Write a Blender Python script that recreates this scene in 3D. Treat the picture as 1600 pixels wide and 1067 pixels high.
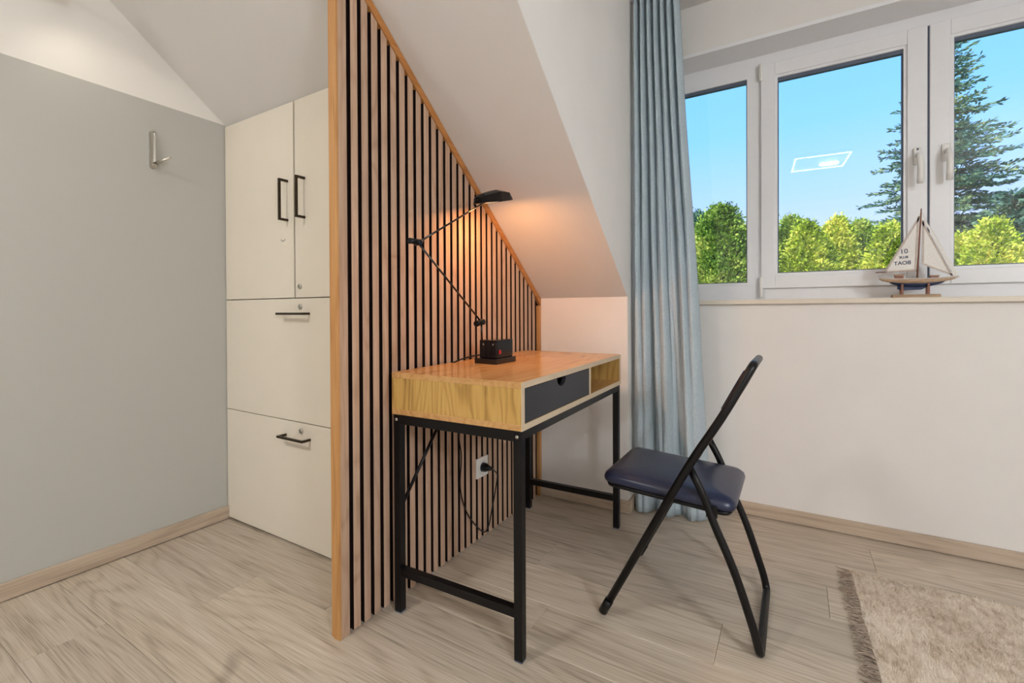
import bpy, bmesh, math, random
import numpy as np
from mathutils import Vector, Matrix, noise as mnoise

for o in list(bpy.data.objects):
    bpy.data.objects.remove(o, do_unlink=True)
S = bpy.context.scene
COL = S.collection
random.seed(7); RNG = np.random.default_rng(7)

# ------------------------------------------------------------------ camera
F_PX, YAW, PITCH, ROLL, CY, EYE = 728.67, 0.543598, -0.0066635, -0.0044858, 490.29, 0.95
Fw = Vector((-math.sin(YAW)*math.cos(PITCH), math.cos(YAW)*math.cos(PITCH), math.sin(PITCH)))
R0 = Vector((math.cos(YAW), math.sin(YAW), 0)); U0 = R0.cross(Fw)
Rv = R0*math.cos(ROLL)+U0*math.sin(ROLL); Uv = -R0*math.sin(ROLL)+U0*math.cos(ROLL)
EYE_P = Vector((0, 0, EYE))
cam = bpy.data.cameras.new('camera'); camo = bpy.data.objects.new('camera', cam); COL.objects.link(camo)
cam.sensor_width = 36; cam.sensor_fit = 'HORIZONTAL'; cam.lens = F_PX*36/1600
cam.shift_y = (CY-533.5)/1600; cam.clip_start = 0.02; cam.clip_end = 300
M = Matrix((Rv, Uv, -Fw)).transposed().to_4x4(); M.translation = EYE_P
camo.matrix_world = M
S.camera = camo

# ------------------------------------------------------------------ world, sun, exposure
S.view_settings.view_transform = 'Standard'; S.view_settings.look = 'None'
S.view_settings.exposure = 0.0; S.view_settings.gamma = 1.0
S.view_settings.use_curve_mapping = False
W = bpy.data.worlds.new('sky'); S.world = W; W.use_nodes = True
nt = W.node_tree; nt.nodes.clear()
tc = nt.nodes.new('ShaderNodeTexCoord'); sx = nt.nodes.new('ShaderNodeSeparateXYZ')
rp = nt.nodes.new('ShaderNodeValToRGB'); bg = nt.nodes.new('ShaderNodeBackground'); wo = nt.nodes.new('ShaderNodeOutputWorld')
nt.links.new(tc.outputs['Generated'], sx.inputs[0]); nt.links.new(sx.outputs['Z'], rp.inputs[0])
nt.links.new(rp.outputs[0], bg.inputs[0]); nt.links.new(bg.outputs[0], wo.inputs[0])
e = rp.color_ramp.elements
e[0].position = 0.0; e[0].color = (0.80, 0.92, 1.45, 1)
e[1].position = 1.0; e[1].color = (0.12, 0.45, 1.35, 1)
for p, c in ((0.10, (0.80, 0.92, 1.45, 1)), (0.20, (0.56, 0.88, 1.5, 1)), (0.32, (0.34, 0.84, 1.5, 1)), (0.55, (0.23, 0.74, 1.5, 1))):
    q = e.new(p); q.color = c
bg.inputs[1].default_value = 1.0

def light(name, kind, loc, energy, color, rot=None, **kw):
    l = bpy.data.lights.new(name, kind); o = bpy.data.objects.new(name, l); COL.objects.link(o)
    o.location = loc; l.energy = energy; l.color = color
    if rot: o.rotation_euler = rot
    for k, v in kw.items(): setattr(l, k, v)
    return o
sun = light('sun', 'SUN', (0, -5, 20), 10.5, (1, 0.95, 0.86), angle=0.009)
sun.rotation_euler = Vector((0.42, 0.75, -0.72)).to_track_quat('-Z', 'Y').to_euler()
KEY = 41.0          # base watts for each of the two added round fill lamps

# ------------------------------------------------------------------ materials
def srgb(r, g, b):
    f = lambda v: (v/255/12.92) if v <= 10 else ((v/255+0.055)/1.055)**2.4
    return (f(r), f(g), f(b), 1)
def new_mat(name):
    m = bpy.data.materials.new(name); m.use_nodes = True
    n = m.node_tree; return m, n, n.nodes['Principled BSDF']
def ramp(n, fac, stops):
    r = n.nodes.new('ShaderNodeValToRGB'); els = r.color_ramp.elements
    els[0].position, els[0].color = stops[0]; els[1].position, els[1].color = stops[-1]
    for p, c in stops[1:-1]:
        x = els.new(p); x.color = c
    if fac is not None: n.links.new(fac, r.inputs[0])
    return r
def noise_tex(n, vec, scale, detail=4, rough=0.55, dist=0.0):
    t = n.nodes.new('ShaderNodeTexNoise'); t.inputs['Scale'].default_value = scale
    t.inputs['Detail'].default_value = detail; t.inputs['Roughness'].default_value = rough
    t.inputs['Distortion'].default_value = dist
    if vec is not None: n.links.new(vec, t.inputs['Vector'])
    return t
def coords(n, scale=(1, 1, 1), rand=0.0, kind='Object'):
    t = n.nodes.new('ShaderNodeTexCoord'); v = t.outputs[kind]
    if rand:
        oi = n.nodes.new('ShaderNodeObjectInfo'); mu = n.nodes.new('ShaderNodeVectorMath'); mu.operation = 'MULTIPLY'
        cb = n.nodes.new('ShaderNodeCombineXYZ')
        for k in range(3): n.links.new(oi.outputs['Random'], cb.inputs[k])
        n.links.new(cb.outputs[0], mu.inputs[0]); mu.inputs[1].default_value = (rand, rand*1.7, rand*2.3)
        ad = n.nodes.new('ShaderNodeVectorMath'); n.links.new(v, ad.inputs[0]); n.links.new(mu.outputs[0], ad.inputs[1]); v = ad.outputs[0]
    mp = n.nodes.new('ShaderNodeMapping'); mp.inputs['Scale'].default_value = scale; n.links.new(v, mp.inputs[0])
    return mp.outputs[0]
def math_n(n, op, a, b=None):
    m = n.nodes.new('ShaderNodeMath'); m.operation = op
    for i, v in enumerate((a, b)):
        if v is None: continue
        if isinstance(v, (int, float)): m.inputs[i].default_value = v
        else: n.links.new(v, m.inputs[i])
    return m.outputs[0]
def mix(n, fac, a, b, mode='MIX'):
    m = n.nodes.new('ShaderNodeMixRGB'); m.blend_type = mode
    for i, v in zip((0, 1, 2), (fac, a, b)):
        if isinstance(v, (int, float)): m.inputs[i].default_value = v
        elif isinstance(v, tuple): m.inputs[i].default_value = v
        else: n.links.new(v, m.inputs[i])
    return m.outputs[0]
def bump(n, b, h, strength, dist=0.002):
    bp = n.nodes.new('ShaderNodeBump'); bp.inputs['Strength'].default_value = strength; bp.inputs['Distance'].default_value = dist
    n.links.new(h, bp.inputs['Height']); n.links.new(bp.outputs[0], b.inputs['Normal'])
def plain(name, col, rough=0.5, metal=0.0, spec=0.5, var=0.06, scale=30, bmp=0.0, coat=0.0):
    m, n, b = new_mat(name)
    v = coords(n); t = noise_tex(n, v, scale, 4)
    dark = tuple(c*(1-var) for c in col[:3])+(1,); lite = tuple(min(1, c*(1+var)) for c in col[:3])+(1,)
    r = ramp(n, t.outputs[0], [(0.3, dark), (0.7, lite)])
    n.links.new(r.outputs[0], b.inputs['Base Color'])
    b.inputs['Roughness'].default_value = rough; b.inputs['Metallic'].default_value = metal
    b.inputs['Specular IOR Level'].default_value = spec; b.inputs['Coat Weight'].default_value = coat
    if bmp: bump(n, b, t.outputs[0], bmp)
    return m
def wood(name, dark, mid, lite, axis, rough=0.5, ring=7.0, knots=0.0, rand=13.0, fine=0.35, size=1.0, spec=0.4, tint=0.0, lines=0.115):
    """oak: thin contour rings of a noise stretched along the grain, plus fine pores"""
    m, n, b = new_mat(name)
    def vec(across, along):
        a = [across/size]*3; a[axis] = along/size; return coords(n, tuple(a), rand)
    t = noise_tex(n, vec(5.0, 0.75), 1.0, 2, 0.4, 0.25)
    sn = math_n(n, 'SINE', math_n(n, 'MULTIPLY', t.outputs[0], ring*9.0))
    line = math_n(n, 'POWER', math_n(n, 'ABSOLUTE', sn), 5.0)             # thin late-wood lines
    ft = noise_tex(n, vec(330.0, 6.0), 1.0, 2, 0.6); f2 = noise_tex(n, vec(90.0, 2.2), 1.0, 3, 0.6)
    bt = noise_tex(n, vec(14.0, 0.8), 1.0, 3, 0.55)
    s = math_n(n, 'MULTIPLY_ADD', ft.outputs[0], fine); n.nodes[-1].inputs[2].default_value = 0.5-0.5*(fine+0.40+0.30)+0.07
    s = math_n(n, 'ADD', s, math_n(n, 'MULTIPLY', f2.outputs[0], 0.40))
    s = math_n(n, 'ADD', s, math_n(n, 'MULTIPLY', bt.outputs[0], 0.30))
    s = math_n(n, 'SUBTRACT', s, math_n(n, 'MULTIPLY', line, lines))
    r = ramp(n, s, [(0.20, dark), (0.50, mid), (0.80, lite)]); col = r.outputs[0]
    if knots:
        kt = noise_tex(n, vec(3.2, 1.25), 1.3, 3, 0.55, 0.9)
        kr = ramp(n, kt.outputs[0], [(0.66, (1, 1, 1, 1)), (0.76, (1-knots, 1-knots*1.05, 1-knots*1.1, 1))])
        col = mix(n, 1.0, col, kr.outputs[0], 'MULTIPLY')
    if tint:
        oi = n.nodes.new('ShaderNodeObjectInfo')
        tr = ramp(n, oi.outputs['Random'], [(0.0, (1-tint, 1-tint, 1-tint*0.9, 1)), (1.0, (1+tint*0.4, 1+tint*0.35, 1+tint*0.3, 1))])
        col = mix(n, 1.0, col, tr.outputs[0], 'MULTIPLY')
    n.links.new(col, b.inputs['Base Color'])
    b.inputs['Roughness'].default_value = rough; b.inputs['Specular IOR Level'].default_value = spec
    bump(n, b, s, 0.12, 0.001)
    return m
def emit(name, col, strength):
    m = bpy.data.materials.new(name); m.use_nodes = True; n = m.node_tree; n.nodes.clear()
    e_ = n.nodes.new('ShaderNodeEmission'); e_.inputs[0].default_value = col; e_.inputs[1].default_value = strength
    o_ = n.nodes.new('ShaderNodeOutputMaterial'); n.links.new(e_.outputs[0], o_.inputs[0]); return m

M_WALL = plain('wall_paint', (0.80, 0.775, 0.745, 1), 0.85, var=0.015, scale=6, spec=0.2)
M_CEIL_SHADE = plain('white_paint_shade_greyed', (0.745, 0.73, 0.71, 1), 0.88, var=0.012, scale=5, spec=0.2)  # same white as the walls, greyed to put the slope's shade into the colour
# left wall: white paint above a grey field
M_LEFT, n_, b_ = new_mat('two_tone_wall_paint')
g_ = n_.nodes.new('ShaderNodeNewGeometry'); sp_ = n_.nodes.new('ShaderNodeSeparateXYZ'); n_.links.new(g_.outputs['Position'], sp_.inputs[0])
st_ = math_n(n_, 'GREATER_THAN', sp_.outputs['Z'], 1.806)
n_.links.new(mix(n_, st_, (0.47, 0.465, 0.43, 1), (0.80, 0.775, 0.73, 1)), b_.inputs['Base Color'])
b_.inputs['Roughness'].default_value = 0.8; b_.inputs['Specular IOR Level'].default_value = 0.2
M_FLOOR = wood('oak_laminate_floor', srgb(132, 118, 102), srgb(190, 176, 157), srgb(214, 203, 188), 0, 0.38, ring=6, knots=0.5, rand=31, size=1.0, tint=0.12, fine=0.75)
M_FLOORBASE = plain('floor_joint', srgb(95, 82, 68), 0.8)
M_BASEB = wood('oak_laminate_baseboard', srgb(150, 132, 114), srgb(184, 166, 146), srgb(205, 189, 170), 0, 0.5, ring=3, rand=5, fine=0.55)
M_BASEBY = wood('oak_laminate_baseboard_side', srgb(150, 132, 114), srgb(184, 166, 146), srgb(205, 189, 170), 1, 0.5, ring=3, rand=5, fine=0.55)
M_SLAT = wood('oak_veneer_slat', srgb(138, 106, 82), srgb(182, 151, 127), srgb(200, 172, 148), 2, 0.55, ring=4, rand=17, fine=0.5, size=0.7, tint=0.10)
M_FELT = plain('dark_felt', srgb(30, 18, 16), 0.95, var=0.2, scale=300, spec=0.1)
M_TRIM = wood('oak_trim', srgb(138, 88, 44), srgb(186, 134, 80), srgb(206, 160, 106), 2, 0.5, ring=3, rand=9, size=0.6)
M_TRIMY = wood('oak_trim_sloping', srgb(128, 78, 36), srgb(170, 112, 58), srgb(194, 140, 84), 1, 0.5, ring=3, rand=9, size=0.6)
M_CAB = plain('cream_laminate', srgb(232, 224, 209), 0.5, var=0.01, scale=8, spec=0.35)
M_CABIN = plain('cabinet_inside', srgb(60, 50, 40), 0.8)
M_BRONZE = plain('dark_bronze_metal', srgb(58, 48, 34), 0.35, 0.7)
M_CHROME = plain('brushed_steel', srgb(196, 194, 188), 0.28, 1.0, var=0.04)
M_DESKY = wood('desk_oak_top', srgb(146, 100, 54), srgb(192, 146, 92), srgb(210, 168, 114), 1, 0.22, ring=5, knots=0.4, rand=3, size=0.9)
M_DESKZ = wood('desk_oak_side', srgb(130, 92, 38), srgb(192, 152, 84), srgb(210, 174, 108), 2, 0.42, ring=7, knots=0.6, rand=3, size=0.6, lines=0.17)
M_BAND = plain('beige_edge_band', srgb(204, 184, 156), 0.5, var=0.04, scale=60)
M_SLATE = plain('dark_slate_drawer', srgb(34, 35, 42), 0.42, var=0.05)
M_BLACK = plain('black_powder_coat', srgb(5, 5, 8), 0.36, 0.0, 0.32, var=0.1)
M_GLOSSB = plain('gloss_black', srgb(10, 10, 16), 0.12, 0.0, 0.6, var=0.05)
M_VINYL = plain('navy_vinyl', srgb(25, 34, 62), 0.33, 0.0, 0.6, var=0.12, scale=14, bmp=0.04)
M_WHITE = plain('white_upvc', srgb(236, 236, 238), 0.3, var=0.008, spec=0.5)
M_GASK = plain('grey_rubber_gasket', srgb(84, 94, 112), 0.6)
M_SILL = plain('cream_sill', srgb(222, 212, 196), 0.4, var=0.02)
M_PLAST = plain('white_plastic', srgb(232, 230, 226), 0.35, var=0.01)
M_RED = plain('red_switch', srgb(190, 30, 36), 0.3)
# glass: clear, with its own mirror share
M_GLASS = bpy.data.materials.new('window_glass'); M_GLASS.use_nodes = True; n_ = M_GLASS.node_tree; n_.nodes.clear()
fr_ = n_.nodes.new('ShaderNodeFresnel'); fr_.inputs[0].default_value = 1.5
tr_ = n_.nodes.new('ShaderNodeBsdfTransparent'); tr_.inputs[0].default_value = (0.985, 0.995, 0.99, 1)
gl_ = n_.nodes.new('ShaderNodeBsdfGlossy'); gl_.inputs['Roughness'].default_value = 0.0
mx_ = n_.nodes.new('ShaderNodeMixShader'); ou_ = n_.nodes.new('ShaderNodeOutputMaterial')
n_.links.new(fr_.outputs[0], mx_.inputs[0]); n_.links.new(tr_.outputs[0], mx_.inputs[1]); n_.links.new(gl_.outputs[0], mx_.inputs[2]); n_.links.new(mx_.outputs[0], ou_.inputs[0])
# curtain: linen weave, lets daylight through
M_CURT, n_, b_ = new_mat('pale_blue_linen')
va_ = coords(n_, (900, 900, 60)); ta_ = noise_tex(n_, va_, 1.0, 2); vb_ = coords(n_, (60, 60, 900)); tb_ = noise_tex(n_, vb_, 1.0, 2)
wv_ = math_n(n_, 'MULTIPLY', math_n(n_, 'ADD', ta_.outputs[0], tb_.outputs[0]), 0.5)
cr_ = ramp(n_, wv_, [(0.32, srgb(192, 208, 216)), (0.68, srgb(232, 242, 248))])
n_.links.new(cr_.outputs[0], b_.inputs['Base Color']); b_.inputs['Roughness'].default_value = 0.9; b_.inputs['Specular IOR Level'].default_value = 0.1
bump(n_, b_, wv_, 0.25, 0.001)
tl_ = n_.nodes.new('ShaderNodeBsdfTranslucent'); n_.links.new(cr_.outputs[0], tl_.inputs[0])
mx_ = n_.nodes.new('ShaderNodeMixShader'); mx_.inputs[0].default_value = 0.35
n_.links.new(b_.outputs[0], mx_.inputs[1]); n_.links.new(tl_.outputs[0], mx_.inputs[2]); n_.links.new(mx_.outputs[0], n_.nodes['Material Output'].inputs[0])
# rug pile
M_RUG, n_, b_ = new_mat('beige_pile')
va_ = coords(n_, (7, 7, 7)); ta_ = noise_tex(n_, va_, 1.0, 5, 0.65, 0.5); vb_ = coords(n_, (70, 26, 40)); tb_ = noise_tex(n_, vb_, 1.0, 4, 0.7)
wv_ = math_n(n_, 'ADD', math_n(n_, 'MULTIPLY', ta_.outputs[0], 0.45), math_n(n_, 'MULTIPLY', tb_.outputs[0], 0.55))
cr_ = ramp(n_, wv_, [(0.34, srgb(172, 152, 128)), (0.5, srgb(218, 205, 188)), (0.64, srgb(236, 226, 212))])
n_.links.new(cr_.outputs[0], b_.inputs['Base Color']); b_.inputs['Roughness'].default_value = 0.95; b_.inputs['Specular IOR Level'].default_value = 0.1
M_FRINGE = plain('taupe_fringe_yarn', srgb(166, 148, 132), 0.9, var=0.25, scale=50)
def leaf_mat(name, dark, mid, lite, scale=1.6, trans=0.3):
    m, n, b = new_mat(name)
    g = n.nodes.new('ShaderNodeNewGeometry'); t = noise_tex(n, g.outputs['Position'], scale, 4, 0.6)
    t2 = noise_tex(n, g.outputs['Position'], scale*9, 2, 0.6)
    f = math_n(n, 'ADD', math_n(n, 'MULTIPLY', t.outputs[0], 0.6), math_n(n, 'MULTIPLY', t2.outputs[0], 0.4))
    r = ramp(n, f, [(0.36, dark), (0.5, mid), (0.64, lite)]); n.links.new(r.outputs[0], b.inputs['Base Color'])
    b.inputs['Roughness'].default_value = 0.7; b.inputs['Specular IOR Level'].default_value = 0.15
    tl = n.nodes.new('ShaderNodeBsdfTranslucent'); n.links.new(r.outputs[0], tl.inputs[0])
    ms = n.nodes.new('ShaderNodeMixShader'); ms.inputs[0].default_value = trans
    n.links.new(b.outputs[0], ms.inputs[1]); n.links.new(tl.outputs[0], ms.inputs[2]); n.links.new(ms.outputs[0], n.nodes['Material Output'].inputs[0])
    return m
M_LEAFY = leaf_mat('yellow_green_foliage', srgb(52, 84, 16), srgb(150, 172, 44), srgb(238, 228, 112))
M_LEAFG = leaf_mat('mid_green_foliage', srgb(36, 70, 26), srgb(124, 156, 58), srgb(214, 212, 112))
M_LEAFB = leaf_mat('blue_green_needles', srgb(36, 66, 62), srgb(74, 112, 96), srgb(150, 162, 110), 1.2, 0.2)
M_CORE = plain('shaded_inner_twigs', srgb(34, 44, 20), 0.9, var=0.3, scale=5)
M_BARK = plain('bark', srgb(84, 66, 50), 0.9, var=0.3, scale=12)
M_GRASS = plain('lawn', srgb(92, 120, 52), 0.9, var=0.25, scale=3)

# ------------------------------------------------------------------ mesh helpers
WM = {}
def bx(bm, x0, x1, y0, y1, z0, z1, bev=0.0):
    vs = [bm.verts.new(p) for p in ((x0,y0,z0),(x1,y0,z0),(x1,y1,z0),(x0,y1,z0),(x0,y0,z1),(x1,y0,z1),(x1,y1,z1),(x0,y1,z1))]
    fs = [bm.faces.new([vs[i] for i in f]) for f in ((3,2,1,0),(4,5,6,7),(0,1,5,4),(1,2,6,5),(2,3,7,6),(3,0,4,7))]
    if bev:
        es = list({e for f in fs for e in f.edges})
        bmesh.ops.bevel(bm, geom=es, offset=bev, segments=2, affect='EDGES', profile=0.5)
    return bm
def prism(bm, pts, axis, a, b):
    """polygon pts in the plane across `axis`, extruded from a to b"""
    def P(p, t):
        return {0: (t, p[0], p[1]), 1: (p[0], t, p[1]), 2: (p[0], p[1], t)}[axis]
    v0 = [bm.verts.new(P(p, a)) for p in pts]; v1 = [bm.verts.new(P(p, b)) for p in pts]
    k = len(pts)
    bm.faces.new(v0); bm.faces.new(v1[::-1])
    for i in range(k): bm.faces.new((v0[i], v1[i], v1[(i+1) % k], v0[(i+1) % k]))
    bmesh.ops.recalc_face_normals(bm, faces=bm.faces[:])
    return bm
def fillet(pts, r, k=6):
    """round the corners of a polyline"""
    pts = [Vector(p) for p in pts]; out = [pts[0]]
    for a, b, c in zip(pts, pts[1:], pts[2:]):
        u, v = (a-b), (c-b); d = min(r, u.length*0.49, v.length*0.49); u.normalize(); v.normalize()
        p, q = b+u*d, b+v*d
        for i in range(k+1):
            t = i/k; out.append(p*(1-t)**2 + b*2*t*(1-t) + q*t*t)
    out.append(pts[-1]); return out
def tube(bm, pts, r, seg=10, cap=True):
    pts = [Vector(p) for p in pts]; n = len(pts); rings = []
    rr = r if isinstance(r, (list, tuple)) else [r]*n
    up = None
    for i, p in enumerate(pts):
        t = (pts[min(i+1, n-1)]-pts[max(i-1, 0)]).normalized()
        if up is None:
            up = t.cross(Vector((0, 0, 1)));
            if up.length < 0.1: up = t.cross(Vector((0, 1, 0)))
            up.normalize()
        up = (up-t*up.dot(t)).normalized(); w = t.cross(up)
        rings.append([bm.verts.new(p+(up*math.cos(a)+w*math.sin(a))*rr[i]) for a in (2*math.pi*k/seg for k in range(seg))])
    for a, b in zip(rings, rings[1:]):
        for k in range(seg):
            f = bm.faces.new((a[k], a[(k+1) % seg], b[(k+1) % seg], b[k])); f.smooth = True
    if cap:
        bm.faces.new(rings[0][::-1]); bm.faces.new(rings[-1])
    return bm
def lathe(bm, prof, c, axis=2, seg=20):
    """prof: list of (radius, height)"""
    rings = []
    for r, h in prof:
        ring = []
        for k in range(seg):
            a = 2*math.pi*k/seg; p = [r*math.cos(a), r*math.sin(a)]
            q = {0: (h, p[0], p[1]), 1: (p[0], h, p[1]), 2: (p[0], p[1], h)}[axis]
            ring.append(bm.verts.new(Vector(c)+Vector(q)))
        rings.append(ring)
    for a, b in zip(rings, rings[1:]):
        for k in range(seg):
            f = bm.faces.new((a[k], a[(k+1) % seg], b[(k+1) % seg], b[k])); f.smooth = True
    bm.faces.new(rings[0]); bm.faces.new(rings[-1])
    bmesh.ops.recalc_face_normals(bm, faces=bm.faces[:])
    return bm
def NB(): return bmesh.new()
def obj(name, bm, mat, parent=None, local=False, smooth=False):
    me = bpy.data.meshes.new(name)
    if parent is None:
        xs = [v.co for v in bm.verts]
        lo = Vector([min(v[i] for v in xs) for i in range(3)]); hi = Vector([max(v[i] for v in xs) for i in range(3)])
        T = Matrix.Translation(((lo.x+hi.x)/2, (lo.y+hi.y)/2, lo.z))
    else:
        T = WM[parent]
    if not local: bm.transform(T.inverted())
    bm.normal_update(); bm.to_mesh(me); bm.free()
    if smooth:
        for p in me.polygons: p.use_smooth = True
    me.materials.append(mat)
    o = bpy.data.objects.new(name, me); COL.objects.link(o)
    if parent is None: o.location = T.translation
    else: o.parent = parent
    WM[o] = T
    return o
def empty(name, loc, rz=0.0):
    o = bpy.data.objects.new(name, None); COL.objects.link(o); o.location = loc; o.rotation_euler = (0, 0, rz)
    o.empty_display_size = 0.1
    WM[o] = Matrix.Translation(loc) @ Matrix.Rotation(rz, 4, 'Z'); return o
def tag(o, label, cat, group=None, kind=None):
    o['label'] = label; o['category'] = cat
    if group: o['group'] = group
    if kind: o['kind'] = kind
    return o
def struct(o, label=None, cat=None):
    o['kind'] = 'structure'
    if label: o['label'] = label; o['category'] = cat
    return o
def at(px, py, w):
    return EYE_P + (Fw + Rv*((px-800)/F_PX) - Uv*((py-CY)/F_PX))*w
def subsurf(o, lv=2):
    m = o.modifiers.new('subdivision', 'SUBSURF'); m.levels = lv; m.render_levels = lv

# ------------------------------------------------------------------ room shell
XL, XR, YB, YK, YW, ZC, ZK = -2.235, 2.35, -2.5, 2.14, 2.416, 2.43, 1.013
SL = 0.805; YS = YK-(ZC-ZK)/SL          # where the slope reaches the flat ceiling
XD, XD2 = -0.665, 1.66                  # dormer cheeks
# floor: laminate planks
floor = obj('floor', bx(NB(), XL-0.1, XR+0.1, YB-0.1, YW+0.3, -0.15, -0.0062), M_FLOORBASE)
struct(floor, 'pale grey oak laminate floor of long planks', 'floor')
PW, PL = 0.192, 1.285
def plank_mesh(x0, x1):
    b = NB(); bx(b, x0+0.0004, x1-0.0004, 0.0004, PW-0.0004, -0.006, 0.0)
    top = [e_ for e_ in b.edges if all(v.co.z > -0.001 for v in e_.verts)]
    bmesh.ops.bevel(b, geom=top, offset=0.0011, segments=1, affect='EDGES')
    m = bpy.data.meshes.new('plank'); b.to_mesh(m); b.free(); m.materials.append(M_FLOOR); return m
full = plank_mesh(0, PL)
row, y = 0, YB
offs = [0.00, 0.62, 0.25, 0.93, 0.44, 1.08, 0.16, 0.77]
while y < YW+0.2:
    x = XL-0.08-offs[row % 8]
    while x < XR+0.05:
        a, b2 = max(x, XL-0.08), min(x+PL, XR+0.08)
        if b2-a > 0.03:
            me = full if abs(b2-a-PL) < 1e-6 else plank_mesh(0, b2-a)
            o = bpy.data.objects.new('plank', me); COL.objects.link(o); o.parent = floor
            o.location = Vector((a, y, 0))-floor.location
        x += PL
    y += PW; row += 1

struct(obj('wall_left', bx(NB(), XL-0.15, XL, YB-0.15, YK+0.15, -0.1, ZC+0.2), M_LEFT), 'left wall, grey below and white above', 'wall')
struct(obj('wall_back', bx(NB(), XL, XR, YB-0.15, YB, -0.1, ZC+0.2), M_WALL), 'plain white wall behind the viewer', 'wall')
struct(obj('wall_right', bx(NB(), XR, XR+0.15, YB-0.15, YW+0.35, -0.1, ZC+0.2), M_WALL), 'plain white right wall', 'wall')
struct(obj('ceiling', bx(NB(), XL, XR, YB, YS, ZC, ZC+0.2), M_CEIL_SHADE), 'flat white ceiling', 'ceiling')
def slope(x0, x1):
    return prism(NB(), [(YS, ZC), (YK, ZK), (YK+0.15, ZK-0.12), (YK+0.15, ZK+0.12), (YS, ZC+0.22)], 0, x0, x1)
struct(obj('ceiling_slope', slope(XL, XD), M_CEIL_SHADE), 'sloping white ceiling over slat panel and cabinet', 'ceiling')
struct(obj('ceiling_slope', slope(XD2, XR), M_CEIL_SHADE), 'sloping white ceiling right of the dormer', 'ceiling')
struct(obj('wall_knee', bx(NB(), XL, XD-0.001, YK, YK+0.12, -0.1, ZK), M_WALL), 'low knee wall behind the desk', 'wall')
struct(obj('wall_knee', bx(NB(), XD2+0.001, XR, YK, YK+0.12, -0.1, ZK), M_WALL), 'low knee wall right of the dormer', 'wall')
def cheek(xa, xb):
    e_ = 0.002; return prism(NB(), [(YS+e_, ZC), (YK+e_, ZK+e_), (YK+e_, -0.1), (YW, -0.1), (YW, ZC)], 0, xa, xb)
struct(obj('wall_dormer', cheek(XD-0.1, XD+0.001), M_WALL), 'white dormer side wall beside the curtain', 'wall')
struct(obj('wall_dormer', cheek(XD2-0.001, XD2+0.1), M_WALL), 'white dormer side wall at the far right', 'wall')
struct(obj('ceiling_dormer', bx(NB(), XD-0.1, XD2+0.1, YS, YW+0.3, ZC, ZC+0.2), M_CEIL_SHADE), 'flat white dormer ceiling', 'ceiling')
# window wall with its opening
OX0, OX1, OZ0, OZ1 = -0.60, 1.56, 0.976, 2.19
YF = 2.578
b = NB()
bx(b, XD-0.1, OX0, YW, YW+0.3, -0.1, ZC); bx(b, OX1, XD2+0.1, YW, YW+0.3, -0.1, ZC)
bx(b, OX0, OX1, YW, YW+0.3, -0.1, OZ0); bx(b, OX0, OX1, YW, YW+0.3, OZ1, ZC)
struct(obj('wall_window', b, M_WALL), 'white wall around the wide window', 'wall')
b = NB()      # plaster edge bead and white reveal lining under the lintel
bx(b, OX0, OX1, YW-0.003, YW+0.004, OZ1-0.006, OZ1+0.010); bx(b, OX0, OX1, YW+0.004, YF, OZ1-0.006, OZ1)
struct(obj('trim_1', b, M_WHITE), 'white reveal lining under the window lintel', 'trim')
sill = obj('trim_2', bx(NB(), OX0, OX1, YW-0.022, YF+0.01, 0.975, 0.996, 0.003), M_SILL)
struct(sill, 'cream window sill', 'window sill')
# baseboards
BH, BT = 0.060, 0.014
def bb(name, x0, x1, y0, y1, m, label):
    b = NB(); bx(b, x0, x1, y0, y1, 0.003, BH, 0.002); return struct(obj(name, b, m), label, 'baseboard')
bb('baseboard_left', XL, XL+BT, YB, 1.165, M_BASEBY, 'grey oak baseboard along the grey wall')
bb('baseboard_knee', -1.118, XD+BT, YK-BT, YK, M_BASEB, 'grey oak baseboard under the desk')
bb('baseboard_dormer', XD, XD+BT, YK, YW-BT-0.001, M_BASEBY, 'grey oak baseboard return behind the curtain')
bb('baseboard_window', XD, XD2, YW-BT, YW, M_BASEB, 'grey oak baseboard below the window')

# ------------------------------------------------------------------ window
ZF0, ZF1 = 0.996, OZ1-0.006
def ring(bm, x0, x1, z0, z1, w, ya, yb, bev=0.0):
    """rectangular frame of member widths w=(left,right,bottom,top)"""
    l, r_, bo, t = w
    bx(bm, x0, x0+l, ya, yb, z0, z1, bev); bx(bm, x1-r_, x1, ya, yb, z0, z1, bev)
    bx(bm, x0+l, x1-r_, ya, yb, z0, z0+bo, bev); bx(bm, x0+l, x1-r_, ya, yb, z1-t, z1, bev)
MX = 0.480                                  # meeting line of the two sashes
S0 = -0.136; S1 = 2*MX-S0                   # sash outer edges
G0 = -0.185; G1 = 2*MX-G0                   # inner edges of the fixed side panes
b = NB()
ring(b, OX0, OX1, ZF0, ZF1, (0.075, 0.075, 0.075, 0.088), YF, YF+0.07)
for xa, xb in ((G0, -0.115), (2*MX+0.115, G1)): bx(b, xa, xb, YF, YF+0.07, ZF0+0.075, ZF1-0.088)
win = obj('window_1', b, M_WHITE); struct(win, 'wide white window with two hinged sashes and fixed side panes', 'window')
def pane(x0, x1, z0, z1, y, parent):
    """bead, gasket and glass"""
    b = NB(); ring(b, x0-0.012, x1+0.012, z0-0.012, z1+0.012, (0.012,)*4, y-0.004, y+0.012); obj('glazing_bead', b, M_WHITE, parent)
    b = NB(); ring(b, x0-0.001, x1+0.001, z0-0.001, z1+0.001, (0.005, 0.005, 0.005, 0.016), y+0.006, y+0.028); obj('gasket', b, M_GASK, parent)
    return obj('glass_pane', bx(NB(), x0, x1, y+0.014, y+0.018, z0, z1), M_GLASS, parent)
pane(OX0+0.087, G0-0.012, 1.083, 2.084, YF, win); pane(G1+0.012, OX1-0.087, 1.083, 2.084, YF, win)
YSH = YF-0.018                              # sash face stands proud of the frame
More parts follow.
